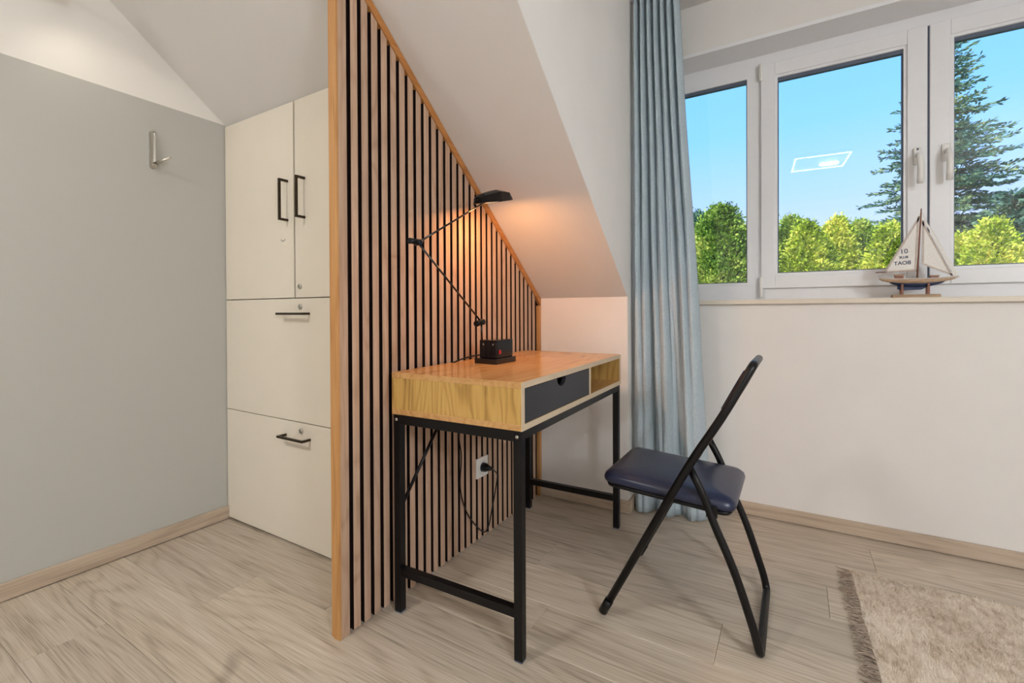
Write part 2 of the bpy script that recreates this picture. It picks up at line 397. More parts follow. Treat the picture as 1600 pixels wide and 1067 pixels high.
def handle(x, parent, key):
    z = 1.590
    b = NB(); bx(b, x-0.014, x+0.014, YSH-0.010, YSH, z-0.036, z+0.036, 0.006)
    h = obj('handle', b, M_PLAST, parent)
    pts = fillet([(x, YSH-0.008, z), (x, YSH-0.045, z+0.004), (x+0.004, YSH-0.048, z-0.055), (x+0.002, YSH-0.046, z-0.122)], 0.022, 5)
    r = [0.009 if i < 6 else 0.0115 for i in range(len(pts))]
    tube(bmb := NB(), pts, r, 10); bmb.transform(Matrix.Identity(4)); obj('handle', bmb, M_PLAST, parent)
    if key: obj('lock_button', lathe(NB(), [(0.004, 0), (0.004, -0.004)], (x, YSH-0.010, z+0.027), 1, 10), M_GASK, parent)
for k, (xa, xb, g0, g1) in enumerate(((S0, MX-0.0035, -0.066, 0.400), (MX+0.0035, S1, 2*MX-0.400, 2*MX+0.066))):
    b = NB(); ring(b, xa, xb, 1.052, 2.131, (g0-0.011-xa, xb-g1-0.011, 0.061, 0.061), YSH, YF+0.05, 0.003)
    sash = obj('sash', b, M_WHITE, win); sash['label'] = ('white hinged sash with a view of sky and fir', 'white hinged sash with a view of the fir')[k]
    pane(g0, g1, 1.124, 2.058, YSH+0.012, sash)
    handle((0.443, 0.533)[k], sash, k == 0)
    hx = (S0, S1)[k]
    for z0, z1 in ((2.055, 2.135), (1.010, 1.105)):
        b = NB(); lathe(b, [(0.007, z0), (0.009, z0+0.002), (0.009, z1-0.002), (0.007, z1)], (hx, YSH-0.002, 0), 2, 10)
        obj('hinge_cover', b, M_PLAST, sash)
obj('astragal', bx(NB(), MX-0.0035, MX+0.0035, YSH+0.008, YSH+0.03, 1.055, 2.128), M_GASK, win)

# ------------------------------------------------------------------ ceiling lamp (its square outline mirrors in the middle pane)
cl = empty('ceiling_lamp', (0.218, -0.344, ZC), math.radians(-4))
tag(cl, 'square ceiling lamp with a glowing outline behind the viewer', 'lamp')
b = NB(); bx(b, -0.235, 0.235, -0.25, 0.25, -0.028, 0.0, 0.004); obj('lamp_body', b, M_WHITE, cl, local=True)
b = NB()
for s_ in (-1, 1):
    bx(b, -0.225, 0.225, s_*0.235-0.0045, s_*0.235+0.0045, -0.036, -0.0285); bx(b, s_*0.220-0.0045, s_*0.220+0.0045, -0.227, 0.227, -0.036, -0.0285)
obj('light_strip', b, emit('led_strip', (1, 0.95, 0.88, 1), 14), cl, local=True)
b = NB(); lathe(b, [(0.002, 0), (0.014, 0.008), (0.019, 0.03), (0.019, 0.13), (0.014, 0.155), (0.002, 0.165)], (0.0, -0.03, -0.045), 0, 14); obj('bulb', b, emit('bulb_glow', (1, 0.93, 0.82, 1), 22), cl, local=True)
for lx, lb in ((-1.50, 'added round fill lamp near the grey wall, behind the viewer'), (1.95, 'added round fill lamp near the right wall, behind the viewer')):  # two unseen lamps added to brighten the room
    rl = empty('round_fill_lamp', (lx, -0.75, ZC)); tag(rl, lb, 'lamp')
    obj('lamp_body', lathe(NB(), [(0.20, ZC), (0.20, ZC-0.045), (0.17, ZC-0.050)], (lx, -0.75, 0), 2, 32), M_WHITE, rl)
    obj('diffuser', lathe(NB(), [(0.168, ZC-0.0505), (0.15, ZC-0.060), (0.02, ZC-0.066)], (lx, -0.75, 0), 2, 32), emit('fill_lamp_glow', (1, 0.96, 0.92, 1), 6), rl)
    light('round_fill_lamp_light', 'AREA', (lx, -0.75, ZC-0.075), KEY*(0.56 if lx < 0 else 0.50), ((1, 0.95, 0.885) if lx < 0 else (0.90, 0.95, 1.0)), (0, 0, 0), shape='DISK', size=0.36)

# ------------------------------------------------------------------ added fill-light globe, out of view by the right wall
fl = empty('fill_globe_lamp', (2.02, -0.60, 0)); tag(fl, 'added globe fill lamp by the right wall, behind the viewer', 'lamp')
obj('base', lathe(NB(), [(0.13, 0.0), (0.13, 0.014), (0.115, 0.02), (0.012, 0.024)], (2.02, -0.60, 0), 2, 28), M_BLACK, fl)
obj('pole', tube(NB(), [(2.02, -0.60, 0.022), (2.02, -0.60, 1.58)], 0.010, 12), M_BLACK, fl)
obj('lamp_shade', lathe(NB(), [(0.02, -0.115)] + [(0.12*math.cos(a), 0.12*math.sin(a)) for a in (math.radians(d) for d in range(-75, 80, 15))] + [(0.01, 0.119)], (2.02, -0.60, 1.70), 2, 28), emit('fill_globe_glow', (0.90, 0.95, 1.0, 1), 145), fl)

# ------------------------------------------------------------------ wall spot at the top left
ws = empty('wall_lamp', (XL, 0.535, 2.04)); tag(ws, 'small metal wall spot at the top of the left wall', 'lamp')
obj('wall_plate', bx(NB(), XL, XL+0.012, 0.495, 0.575, 2.06, 2.14, 0.003), M_CHROME, ws)
obj('arm', tube(NB(), [(XL+0.01, 0.535, 2.10), (XL+0.145, 0.535, 2.10)], 0.007), M_CHROME, ws)
b = NB(); lathe(b, [(0.020, 2.135), (0.033, 2.12), (0.036, 2.035), (0.033, 2.035), (0.030, 2.11)], (XL+0.17, 0.535, 0), 2, 20); obj('shade', b, M_CHROME, ws)
b = NB(); lathe(b, [(0.002, 2.05), (0.024, 2.055), (0.026, 2.08), (0.010, 2.10)], (XL+0.17, 0.535, 0), 2, 14); obj('bulb', b, emit('spot_bulb', (1, 0.9, 0.75, 1), 6), ws)
light('wall_lamp_light', 'SPOT', (XL+0.17, 0.535, 2.03), 1.5, (1, 0.88, 0.72), (math.radians(28), math.radians(6), 0), spot_size=math.radians(130), spot_blend=1.0, shadow_soft_size=0.02)

# ------------------------------------------------------------------ built-in cabinet
CX0, CX1, CYF = XL+0.004, -1.158, 1.155
cab = empty('storage_cabinet', ((CX0+CX1)/2, CYF+0.3, 0)); tag(cab, 'tall cream built-in cabinet with doors over two wide drawers', 'cabinet')
zt = lambda y: ZK+(YK-y)*SL-0.006
b = prism(NB(), [(CYF+0.021, 0.012), (1.75, 0.012), (1.75, zt(1.75)), (CYF+0.021, zt(CYF+0.021))], 0, CX0, CX1); obj('body', b, M_CABIN, cab)
def front(name, x0, x1, z0, z1):
    return obj(name, bx(NB(), x0, x1, CYF, CYF+0.019, z0, z1, 0.0012), M_CAB, cab)
def bar_handle(p0, p1, out, parent):
    p0, p1 = Vector(p0), Vector(p1); s = 0.0045
    d = Vector((0, -out, 0)); b = NB()
    lo = Vector((min(p0.x, p1.x)-s, 0, min(p0.z, p1.z)-s)); hi = Vector((max(p0.x, p1.x)+s, 0, max(p0.z, p1.z)+s))
    bx(b, lo.x, hi.x, CYF-out-s, CYF-out+s, lo.z, hi.z, 0.001)
    for p in (p0, p1): bx(b, p.x-s, p.x+s, CYF-out+s, CYF, p.z-s, p.z+s)
    obj('handle', b, M_BRONZE, parent)
def lock(x, z, parent):
    l = obj('lock', lathe(NB(), [(0.011, 0), (0.011, -0.003), (0.009, -0.005), (0.004, -0.005)], (x, CYF, z), 1, 20), M_CHROME, parent)
GX = -1.718
d1 = front('door', CX0, GX-0.006, 1.0065, zt(CYF)-0.004); d2 = front('door', GX+0.004, CX1, 1.0065, zt(CYF)-0.004)
bar_handle((-1.762, 0, 1.322), (-1.762, 0, 1.480), 0.036, d1); bar_handle((-1.652, 0, 1.322), (-1.652, 0, 1.476), 0.036, d2)
lock(-1.684, 1.050, d2)
obj('latch_hook', tube(NB(), fillet([(-1.806, CYF-0.0015, 1.248), (-1.802, CYF-0.0015, 1.240), (-1.786, CYF-0.0015, 1.240), (-1.778, CYF-0.0015, 1.247)], 0.004, 3), 0.0014, 6), M_CHROME, d1)
w1 = front('drawer', CX0, CX1, 0.5085, 1.0030); w2 = front('drawer', CX0, CX1, 0.010, 0.5050)
for w_, z_, zl in ((w1, 0.942, 0.970), (w2, 0.446, 0.473)):
    bar_handle((-1.784, 0, z_), (-1.628, 0, z_), 0.036, w_); lock(-1.683, zl, w_)
b = NB(); bx(b, CX0, CX1, CYF+0.03, CYF+0.045, 0.0, 0.012); obj('plinth', b, M_CABIN, cab)

# ------------------------------------------------------------------ slat partition
PX, PB = -1.120, -1.1545
YP0, YP1 = 0.892, 2.138
sp = empty('slat_partition', ((PX+PB)/2, (YP0+YP1)/2, 0)); tag(sp, 'oak slat partition with dark felt backing and oak trim', 'partition')
zs = lambda y: ZK+(YK-y)*SL-0.002
TW = 0.036                                            # sloping trim, measured vertically below the ceiling
b = prism(NB(), [(YP0+0.004, 0.001), (YP1, 0.001), (YP1, zs(YP1)), (YP0+0.004, zs(YP0+0.004))], 0, PB, PX-0.0215); obj('backing_board', b, M_TRIM, sp)
b = prism(NB(), [(YP0+0.02, 0.004), (YP1-0.004, 0.004), (YP1-0.004, zs(YP1)-0.02), (YP0+0.02, zs(YP0+0.02)-0.02)], 0, PX-0.0215, PX-0.0125); obj('felt', b, M_FELT, sp)
PITCH_S, SW, Y0S = 0.0398, 0.0255, 0.9375
k = 0
while Y0S+k*PITCH_S+SW < YP1-0.026:
    ya = Y0S+k*PITCH_S; yb = ya+SW
    b = prism(NB(), [(ya, 0.0015), (yb, 0.0015), (yb, zs(yb)-TW-0.001), (ya, zs(ya)-TW-0.001)], 0, PX-0.0124, PX)
    b.normal_update(); es = [e_ for e_ in b.edges if abs(e_.verts[0].co.x-PX) < 1e-5 and abs(e_.verts[1].co.x-PX) < 1e-5]
    bmesh.ops.bevel(b, geom=es, offset=0.0008, segments=1, affect='EDGES'); b.normal_update()
    for f in b.faces: f.material_index = 0 if f.normal.x > 0.5 else 1
    o = obj('slat', b, M_SLAT, sp); o.data.materials.append(M_FELT); k += 1
b = NB(); prism(b, [(YP0, 0.0), (YP0+0.0295, 0.0), (YP0+0.0295, zs(YP0+0.03)-0.001), (YP0, zs(YP0)-0.001)], 0, PX-0.0215, PX+0.0005)
obj('front_trim', b, M_SLAT, sp)
b = NB(); prism(b, [(YP0-0.004, 0.0), (YP0+0.004, 0.0), (YP0+0.004, zs(YP0)-0.001), (YP0-0.004, zs(YP0)-0.001)], 0, PB-0.002, PX-0.024)
prism(b, [(YP0-0.0065, 0.0), (YP0, 0.0), (YP0, zs(YP0)-0.001), (YP0-0.0065, zs(YP0)-0.001)], 0, PX-0.025, PX+0.0005); obj('end_cap', b, M_TRIM, sp)
b = NB(); prism(b, [(YP0+0.02, zs(YP0+0.02)-TW), (YP1, zs(YP1)-TW), (YP1, zs(YP1)-0.001), (YP0+0.02, zs(YP0+0.02)-0.001)], 0, PX-0.0215, PX+0.003); obj('sloping_trim', b, M_TRIMY, sp)
b = NB(); bx(b, PX-0.0215, PX+0.003, YP1-0.024, YP1, 0.0, zs(YP1)-TW-0.0015); obj('rear_trim', b, M_TRIM, sp)
# socket in the partition
sk = empty('power_socket', (PX, 1.597, 0.258)); tag(sk, 'white wall socket on the slats under the desk', 'socket')
b = NB(); bx(b, PX, PX+0.009, 1.556, 1.638, 0.258, 0.340, 0.003); obj('cover_plate', b, M_PLAST, sk)
b = NB(); lathe(b, [(0.029, 0.0092), (0.026, 0.0105), (0.021, 0.010), (0.0195, 0.0094)], (PX, 1.597, 0.299), 0, 24); obj('socket_ring', b, M_PLAST, sk)
b = NB(); lathe(b, [(0.0195, 0.0091), (0.0194, 0.0101)], (PX, 1.597, 0.299), 0, 20); obj('socket_well', b, M_GASK, sk)

# ------------------------------------------------------------------ desk (local frame: x back from the front edge is negative, y along the length)
DL, DD, DH, DT = 0.915, 0.465, 0.758, 0.131
desk = empty('writing_desk', (-0.620, 1.074, 0), math.radians(1.7)); tag(desk, 'oak writing desk on black metal frame with one dark drawer', 'desk')
pt_ = 0.017
zb0 = DH-DT
def dpart(name, x0, x1, y0, y1, z0, z1, m, bev=0.0008, parent=None):
    return obj(name, bx(NB(), x0, x1, y0, y1, z0, z1, bev), m, parent or desk, local=True)
top = dpart('desk_top', -DD, -0.002, 0, DL, DH-pt_, DH, M_DESKY)
dpart('edge_band', -0.002, 0, 0, DL, DH-pt_, DH, M_BAND, 0, top)
bot = dpart('bottom_panel', -DD, -0.002, 0, DL, zb0, zb0+pt_, M_DESKY)
dpart('edge_band', -0.002, 0, 0, DL, zb0, zb0+pt_, M_BAND, 0, bot)
for ya in (0.0, DL-pt_):
    s_ = dpart('side_panel', -DD, -0.002, ya+0.0006, ya+pt_-0.0006, zb0+pt_, DH-pt_, M_DESKZ, 0)
    dpart('edge_band', -0.002, 0, ya, ya+pt_, zb0+pt_, DH-pt_, M_BAND, 0, s_)
YD = 0.520
s_ = dpart('divider', -DD+0.02, -0.002, YD, YD+0.015, zb0+pt_, DH-pt_, M_DESKZ, 0); dpart('edge_band', -0.002, 0, YD, YD+0.015, zb0+pt_, DH-pt_, M_BAND, 0, s_)
dpart('back_panel', -DD, -DD+0.012, pt_, DL-pt_, zb0+pt_, DH-pt_, M_DESKZ, 0)
# drawer front with a half-round finger notch
y0, y1, z0, z1 = pt_+0.002, YD-0.002, zb0+pt_+0.002, DH-pt_-0.0025
yc = (y0+y1)/2; rn = 0.034
poly = [(y0, z0), (y1, z0), (y1, z1)] + [(yc+rn*math.cos(a), z1-rn*0.78*math.sin(a)) for a in (math.pi*i/16 for i in range(17))] + [(y0, z1)]
dw = obj('drawer', prism(NB(), poly, 0, -0.014, -0.001), M_SLATE, desk, local=True)
b = NB(); ring_ = None
for xa, xb, ya, yb, za, zb in ((-0.40, -0.0145, y0+0.006, y0+0.014, z0+0.004, z1-0.02), (-0.40, -0.0145, y1-0.014, y1-0.006, z0+0.004, z1-0.02), (-0.40, -0.0145, y0+0.014, y1-0.014, z0+0.004, z0+0.008), (-0.40, -0.392, y0+0.014, y1-0.014, z0+0.008, z1-0.02)):
    bx(b, xa, xb, ya, yb, za, zb)
obj('drawer_box', b, M_SLATE, dw, local=True)
LT = 0.025; zr = zb0-0.0005
legs = []
for xa in (-DD+0.004, -LT-0.004):
    for ya in (0.003, DL-LT-0.003):
        l = dpart('leg', xa, xa+LT, ya, ya+LT, 0.004, zr-0.001, M_BLACK, 0.0015); legs.append(l)
        dpart('foot_cap', xa+0.001, xa+LT-0.001, ya+0.001, ya+LT-0.001, 0.0, 0.004, M_GASK, 0, l)
        obj('bolt', lathe(NB(), [(0.005, 0), (0.005, -0.002), (0.003, -0.0035)], (xa+LT/2, ya, zr-0.016), 1, 10), M_CHROME, l, local=True)
for ya in (0.003, DL-LT-0.003):
    dpart('end_rail', -DD+0.004+LT, -LT-0.004, ya+0.001, ya+LT-0.001, zr-0.030, zr, M_BLACK, 0.001)
    dpart('stretcher', -DD+0.004+LT, -LT-0.004, ya+0.001, ya+LT-0.001, 0.118, 0.143, M_BLACK, 0.001)
for xa in (-DD+0.004, -LT-0.004):
    dpart('long_rail', xa+0.001, xa+LT-0.001, 0.003+LT, DL-LT-0.003, zr-0.026, zr, M_BLACK, 0.001)
for s_, ya in ((1, 0.003+LT), (-1, DL-LT-0.003)):
    b = NB(); tube(b, [(-DD+0.018, ya-0.002*s_, 0.335), (-DD+0.018, ya+0.245*s_, zr-0.006)], 0.0055, 8); obj('brace', b, M_BLACK, desk, local=True)

# ------------------------------------------------------------------ desk lamp
LX = -0.958
lp = empty('desk_lamp', (LX, 1.465, DH)); tag(lp, 'black articulated desk lamp with cube base, switched on', 'lamp')
b = NB(); bx(b, -1.000, -0.905, 1.388, 1.525, DH, DH+0.020, 0.002); obj('base_plate', b, M_GLOSSB, lp)
b = NB(); bx(b, -0.989, -0.912, 1.404, 1.515, DH+0.020, DH+0.086, 0.003); body = obj('transformer_housing', b, M_GLOSSB, lp)
b = NB(); bx(b, -0.912, -0.909, 1.415, 1.427, DH+0.036, DH+0.050, 0.001); obj('switch', b, M_RED, body)
for y_ in (1.42, 1.49):
    obj('screw', lathe(NB(), [(0.003, 0), (0.003, -0.001)], (-0.950+(y_-1.455)*0.6, 1.404, DH+0.07), 1, 10), M_CHROME, body)
def P3(px, py, x=LX):
    d = Fw + Rv*((px-800)/F_PX) - Uv*((py-CY)/F_PX); t = x/d.x; return EYE_P+d*t
J1 = P3(752, 503); EL = P3(653, 379); HD = P3(764, 312)
obj('post', tube(NB(), [Vector((LX, J1.y+0.004, DH+0.085)), Vector((LX, J1.y, J1.z+0.004))], 0.0035, 8), M_GLOSSB, lp)
b = NB(); tube(b, [J1+Vector((0.012, 0, 0)), J1-Vector((0.012, 0, 0))], 0.010, 12); tube(b, [J1+Vector((0, 0.004, 0)), J1-Vector((0, 0.032, 0.006))], [0.008, 0.011], 10); obj('joint', b, M_BLACK, lp)
a1 = obj('lower_arm', tube(NB(), [J1, EL], 0.0032, 8), M_GLOSSB, lp)
b = NB(); tube(b, [EL+Vector((0.011, 0, 0)), EL-Vector((0.011, 0, 0))], 0.009, 12); tube(b, [EL+Vector((0, 0.016, 0.004)), EL-Vector((0, 0.036, -0.001))], [0.007, 0.009], 10); obj('joint', b, M_BLACK, lp)
obj('upper_arm', tube(NB(), [EL, HD], 0.0032, 8), M_GLOSSB, lp)
# head: flat faceted shade open below
hl = P3(748, 319); hr = P3(790, 314)
ax = (hr-hl).normalized(); ax.x = 0; ax.normalize(); Lh = (hr-hl).length; nrm = Vector((0, -ax.z, ax.y))
def HP(t, h, x): return hl + ax*(Lh*t) + nrm*h + Vector((x, 0, 0))
secs = [(0.0, 0.004, 0.024, 0.016), (0.10, 0.002, 0.032, 0.022), (0.55, 0.000, 0.042, 0.034), (0.88, 0.0, 0.034, 0.034), (1.0, 0.0, 0.008, 0.030)]
b = NB(); rows = []
for t, h0, h1, w in secs:
    rows.append([b.verts.new(HP(t, h0, -w)), b.verts.new(HP(t, h1*0.8, -w)), b.verts.new(HP(t, h1, -w*0.45)), b.verts.new(HP(t, h1, w*0.45)), b.verts.new(HP(t, h1*0.8, w)), b.verts.new(HP(t, h0, w))])
for a_, c_ in zip(rows, rows[1:]):
    for i in range(5): b.faces.new((a_[i], a_[i+1], c_[i+1], c_[i]))
b.faces.new(rows[0]); b.faces.new(rows[-1][::-1]); b.faces.new((rows[0][0], rows[0][5], rows[1][5], rows[1][0]))
bmesh.ops.recalc_face_normals(b, faces=b.faces[:])
shade = obj('lamp_shade', b, M_BLACK, lp); sm = shade.modifiers.new('thickness', 'SOLIDIFY'); sm.thickness = 0.002; sm.offset = 1
b = NB(); q = [b.verts.new(HP(t, 0.0015, x)) for t, x in ((0.30, -0.026), (0.92, -0.028), (0.92, 0.028), (0.30, 0.026))]; b.faces.new(q)
r_ = bmesh.ops.extrude_face_region(b, geom=b.faces[:]); bmesh.ops.translate(b, verts=[v for v in r_['geom'] if isinstance(v, bmesh.types.BMVert)], vec=nrm*0.003)
bmesh.ops.recalc_face_normals(b, faces=b.faces[:])
obj('diffuser', b, emit('warm_halogen', (1, 0.62, 0.33, 1), 3.0), shade)
obj('bracket', tube(NB(), fillet([HP(0.02, 0.016, 0.0), HP(-0.10, 0.018, 0.0), HP(-0.15, 0.006, 0.0), HP(-0.16, -0.004, 0.0)], 0.01, 4), 0.0022, 6), M_BLACK, lp)
ll = light('desk_lamp_light', 'AREA', HP(0.6, -0.0005, 0), 3.0, (1, 0.42, 0.13), shape='RECTANGLE', size=0.05, size_y=0.10)
ll.rotation_euler = (-nrm).to_track_quat('-Z', 'Y').to_euler()
# cable: out of the housing, over the desk edge, down the slats, up into the socket
S0p = Vector((PX+0.012, 1.597, 0.299))
def P4(px, py, x=PX+0.008):
    d = Fw + Rv*((px-800)/F_PX) - Uv*((py-CY)/F_PX); return EYE_P+d*(x/d.x)
def crv(pts, k=8):
    pts = [Vector(p) for p in pts]; out = []
    P = [pts[0]*2-pts[1]]+pts+[pts[-1]*2-pts[-2]]
    for i in range(1, len(P)-2):
        for j in range(k):
            t = j/k; a_, b_, c_, d_ = P[i-1:i+3]
            out.append(0.5*((2*b_)+(c_-a_)*t+(2*a_-5*b_+4*c_-d_)*t*t+(3*b_-a_-3*c_+d_)*t**3))
    out.append(pts[-1]); return out
cab_pts = [(-0.989, 1.43, DH+0.03), (-1.030, 1.40, DH+0.022), (-1.075, 1.372, DH+0.004), (-1.1035, 1.362, DH-0.02), (-1.108, 1.40, 0.62), P4(718, 690), P4(721, 715), P4(719, 760), P4(727, 795), P4(741, 818), P4(756, 831, PX+0.01), P4(763, 823, PX+0.012), P4(768, 800, PX+0.014), P4(775, 760, PX+0.028), P4(777, 742, PX+0.036), P4(772, 735, PX+0.044), S0p+Vector((0.042, 0.004, 0.0))]
obj('power_cable', tube(NB(), crv(cab_pts), 0.0026, 8), M_BLACK, lp)
b = NB(); lathe(b, [(0.017, 0.0), (0.018, 0.012), (0.011, 0.028), (0.006, 0.044)], S0p, 0, 16); obj('plug', b, M_BLACK, lp)

# ------------------------------------------------------------------ folding chair
ch = empty('folding_chair', (-0.30, 1.60, 0)); tag(ch, 'folding chair with dark vinyl seat and black tube frame', 'chair')
TR = 0.0115; YN, YFR = 1.393, 1.800
def side(y):
    return [(-0.508, y, 0.016), (-0.250, y, 0.520), (-0.168, y, 0.655), (-0.112, y, 0.765), (-0.088, y, 0.806)]
near = [Vector(p) for p in side(YN)]; far = [Vector(p) for p in side(YFR)]
loop = near[:4] + [Vector((-0.090, YN+0.012, 0.800))] + [Vector((-0.090, YFR-0.012, 0.800))] + far[:4][::-1]
n3, f3 = near[3]+Vector((0, 0.020, 0)), far[3]-Vector((0, 0.045, 0))
pts = [near[0], near[1], near[2], n3, Vector((-0.094, YN+0.032, 0.800)), Vector((-0.098, YFR-0.06, 0.790)), f3, far[2], far[1], far[0]]
main = obj('back_frame', tube(NB(), fillet(pts, 0.07, 7), TR, 12), M_BLACK, ch)
YN2, YF2 = YN+0.026, YFR-0.026
rp_ = [(-0.258, 0.492), (-0.222, 0.425), (-0.196, 0.350), (-0.140, 0.225), (-0.088, 0.060), (-0.078, 0.0125)]
pts = [Vector((x, YN2, z)) for x, z in rp_] + [Vector((x, YF2, z)) for x, z in rp_[::-1]]
obj('rear_legs', tube(NB(), fillet(pts, 0.07, 8), TR, 12), M_BLACK, ch)
for y_ in (YN, YFR):
    d_ = (near[1]-near[0]).normalized(); p0 = Vector((-0.508, y_, 0.016))
    b = NB(); tube(b, [p0-d_*0.012, p0+d_*0.035], 0.0135, 12); bm_lo = min(v.co.z for v in b.verts); bmesh.ops.translate(b, verts=b.verts[:], vec=(0, 0, -bm_lo)); obj('foot_cap', b, M_BLACK, ch)
for y_, y2 in ((YN+0.006, YN2-0.004), (YFR-0.006, YF2+0.004)):
    obj('pivot', tube(NB(), [(-0.262, y_, 0.494), (-0.262, y2, 0.494)], 0.006, 10), M_CHROME, ch)
    obj('pivot', tube(NB(), [(-0.20, y2, 0.378), (-0.20, y2+(0.012 if y2 < 1.6 else -0.012), 0.378)], 0.005, 10), M_CHROME, ch)
# seat pad: cushioned top over a tray, tipped back a little
def rrect(hx, hy, r, k=6):
    out = []
    for cx, cy, a0 in ((hx-r, hy-r, 0), (-hx+r, hy-r, 90), (-hx+r, -hy+r, 180), (hx-r, -hy+r, 270)):
        for i in range(k+1):
            a = math.radians(a0+90*i/k); out.append((cx+r*math.cos(a), cy+r*math.sin(a)))
    return out
SA = math.atan2(0.022, 0.37); SC = Vector((-0.334, 1.5965, 0.406))
SMx = Matrix.Translation(SC) @ Matrix.Rotation(SA, 4, 'Y')
def pad(layers, r0):
    b = NB(); rows = []
    for inset, z in layers:
        rows.append([b.verts.new((x, y, z)) for x, y in rrect(0.196-inset, 0.172-inset, max(0.012, r0-inset*0.6))])
    k = len(rows[0])
    for a_, c_ in zip(rows, rows[1:]):
        for i in range(k):
            f = b.faces.new((a_[i], a_[(i+1) % k], c_[(i+1) % k], c_[i])); f.smooth = True
    f = b.faces.new(rows[0][::-1]); f = b.faces.new(rows[-1]); f.smooth = True
    b.transform(SMx); return b
obj('seat', pad([(0.014, -0.018), (0.003, -0.014), (0.0, -0.004), (0.004, 0.008), (0.016, 0.017), (0.04, 0.022), (0.08, 0.025), (0.14, 0.026)], 0.036), M_VINYL, ch)
obj('seat_tray', pad([(0.030, -0.034), (0.012, -0.030), (0.009, -0.020), (0.016, -0.0185)], 0.036), M_BLACK, ch)
for y_, dy in ((YN2, 0.010), (YF2, -0.010)):
    b = NB(); bx(b, -0.215, -0.185, min(y_, y_+dy), max(y_, y_+dy), 0.360, 0.395, 0.002); obj('hinge_bracket', b, M_BLACK, ch)
b = NB(); tube(b, [(-0.395, YN, 0.235+0.0), (-0.395, YFR, 0.235)], 0.007, 10); obj('cross_bar', b, M_BLACK, ch)
# padded back between the uprights, gently curved
b = NB(); rows = []
for i in range(9):
    t = i/8; y_ = YN+0.016+(YFR-YN-0.075)*t; sag = -0.010+0.004*math.sin(math.pi*t); col_ = []
    for j, (x_, z_) in enumerate(((-0.158, 0.672), (-0.112, 0.762), (-0.102, 0.780))):
        col_.append((x_+sag, y_, z_))
    rows.append(col_)
V = [[(b.verts.new((x-0.006, y, z+0.003)), b.verts.new((x+0.006, y, z-0.003))) for x, y, z in r_] for r_ in rows]
for a_, c_ in zip(V, V[1:]):
    for j in range(2):
        b.faces.new((a_[j][0], a_[j+1][0], c_[j+1][0], c_[j][0])); b.faces.new((a_[j][1], c_[j][1], c_[j+1][1], a_[j+1][1]))
    b.faces.new((a_[0][0], c_[0][0], c_[0][1], a_[0][1])); b.faces.new((a_[2][0], a_[2][1], c_[2][1], c_[2][0]))
for a_ in (V[0], V[-1]):
    for j in range(2): b.faces.new((a_[j][0], a_[j][1], a_[j+1][1], a_[j+1][0]))
bmesh.ops.recalc_face_normals(b, faces=b.faces[:]); obj('backrest', b, M_VINYL, ch, smooth=True)

# ------------------------------------------------------------------ curtain and its rail
rail = obj('curtain_rail', bx(NB(), XD+0.004, XD2-0.01, 2.180, 2.215, ZC-0.018, ZC, 0.003), M_WHITE); tag(rail, 'white curtain rail on the dormer ceiling', 'rail')
NU, NV = 190, 70
b = NB(); grid = []
ZT, ZBm = ZC-0.021, 0.006
def lerp(a_, c_, t): return a_+(c_-a_)*t
for j in range(NV+1):
    v = j/NV; z = lerp(ZT, ZBm, v); rowv = []
    xr = -0.445 + 0.075*min(1, v/0.6)**1.1 + 0.045*max(0, (v-0.6)/0.4)
    gat = min(1, v/0.05); spread = min(1, max(0, (v-0.1)/0.75))
    for i in range(NU+1):
        u = i/NU
        ph = 2*math.pi*6.5*u
        sharp = 1.1-2.2*abs(math.sin(math.pi*7*u))**0.8
        big = 0.9-1.9*abs(math.sin(math.pi*(3.0*u**0.9)))**0.9
        amp = lerp(0.027, 0.036, spread)
        yv = 2.197+0.045*u*spread + amp*(lerp(1, 0.22, spread)*sharp*lerp(0.9, 1, gat)+lerp(0.0, 0.95, spread)*big)
        wob = 0.006*mnoise.noise(Vector((u*9, z*1.3, 2.0)))*min(1, v*4)
        crin = 0.0035*mnoise.noise(Vector((u*40, z*14, 5.0)))*min(1, v*2)
        xv = lerp(XD+0.012, xr, u) + 0.0*math.cos(ph) + wob
        zz = z
        rowv.append(b.verts.new((max(XD+0.006, xv), yv+wob+crin, zz)))
    grid.append(rowv)
for a_, c_ in zip(grid, grid[1:]):
    for i in range(NU):
        f = b.faces.new((a_[i], c_[i], c_[i+1], a_[i+1])); f.smooth = True
cu = obj('curtain', b, M_CURT); tag(cu, 'pale blue-grey linen curtain hanging left of the window', 'curtain')
sm = cu.modifiers.new('thickness', 'SOLIDIFY'); sm.thickness = 0.0016

# ------------------------------------------------------------------ coat hook
hk = empty('coat_hook', (XL, 0.870, 1.530)); tag(hk, 'fold-out steel coat hook on the grey wall', 'hook')
HKy = 0.872
b = NB(); pts = [(HKy+0.011*math.cos(a), 1.545+0.011*math.sin(a)) for a in (math.pi+math.pi*i/8 for i in range(9))]+[(HKy+0.011*math.cos(a), 1.675+0.011*math.sin(a)) for a in (math.pi*i/8 for i in range(9))]
inn = [(HKy+(p[0]-HKy)*0.55, 1.61+(p[1]-1.61)*0.92) for p in pts]
k = len(pts)
for xo, xi in ((XL, XL+0.016),):
    A = [b.verts.new((xi, p[0], p[1])) for p in pts]; B = [b.verts.new((xi, p[0], p[1])) for p in inn]
    A0 = [b.verts.new((xo+0.0002, p[0], p[1])) for p in pts]; B0 = [b.verts.new((xo+0.006, p[0], p[1])) for p in inn]
    for i in range(k):
        j = (i+1) % k; b.faces.new((A[i], A[j], B[j], B[i])); b.faces.new((A0[i], A0[j], A[j], A[i])); b.faces.new((B[i], B[j], B0[j], B0[i]))
    b.faces.new(B0)
bmesh.ops.recalc_face_normals(b, faces=b.faces[:]); obj('wall_plate', b, M_CHROME, hk)
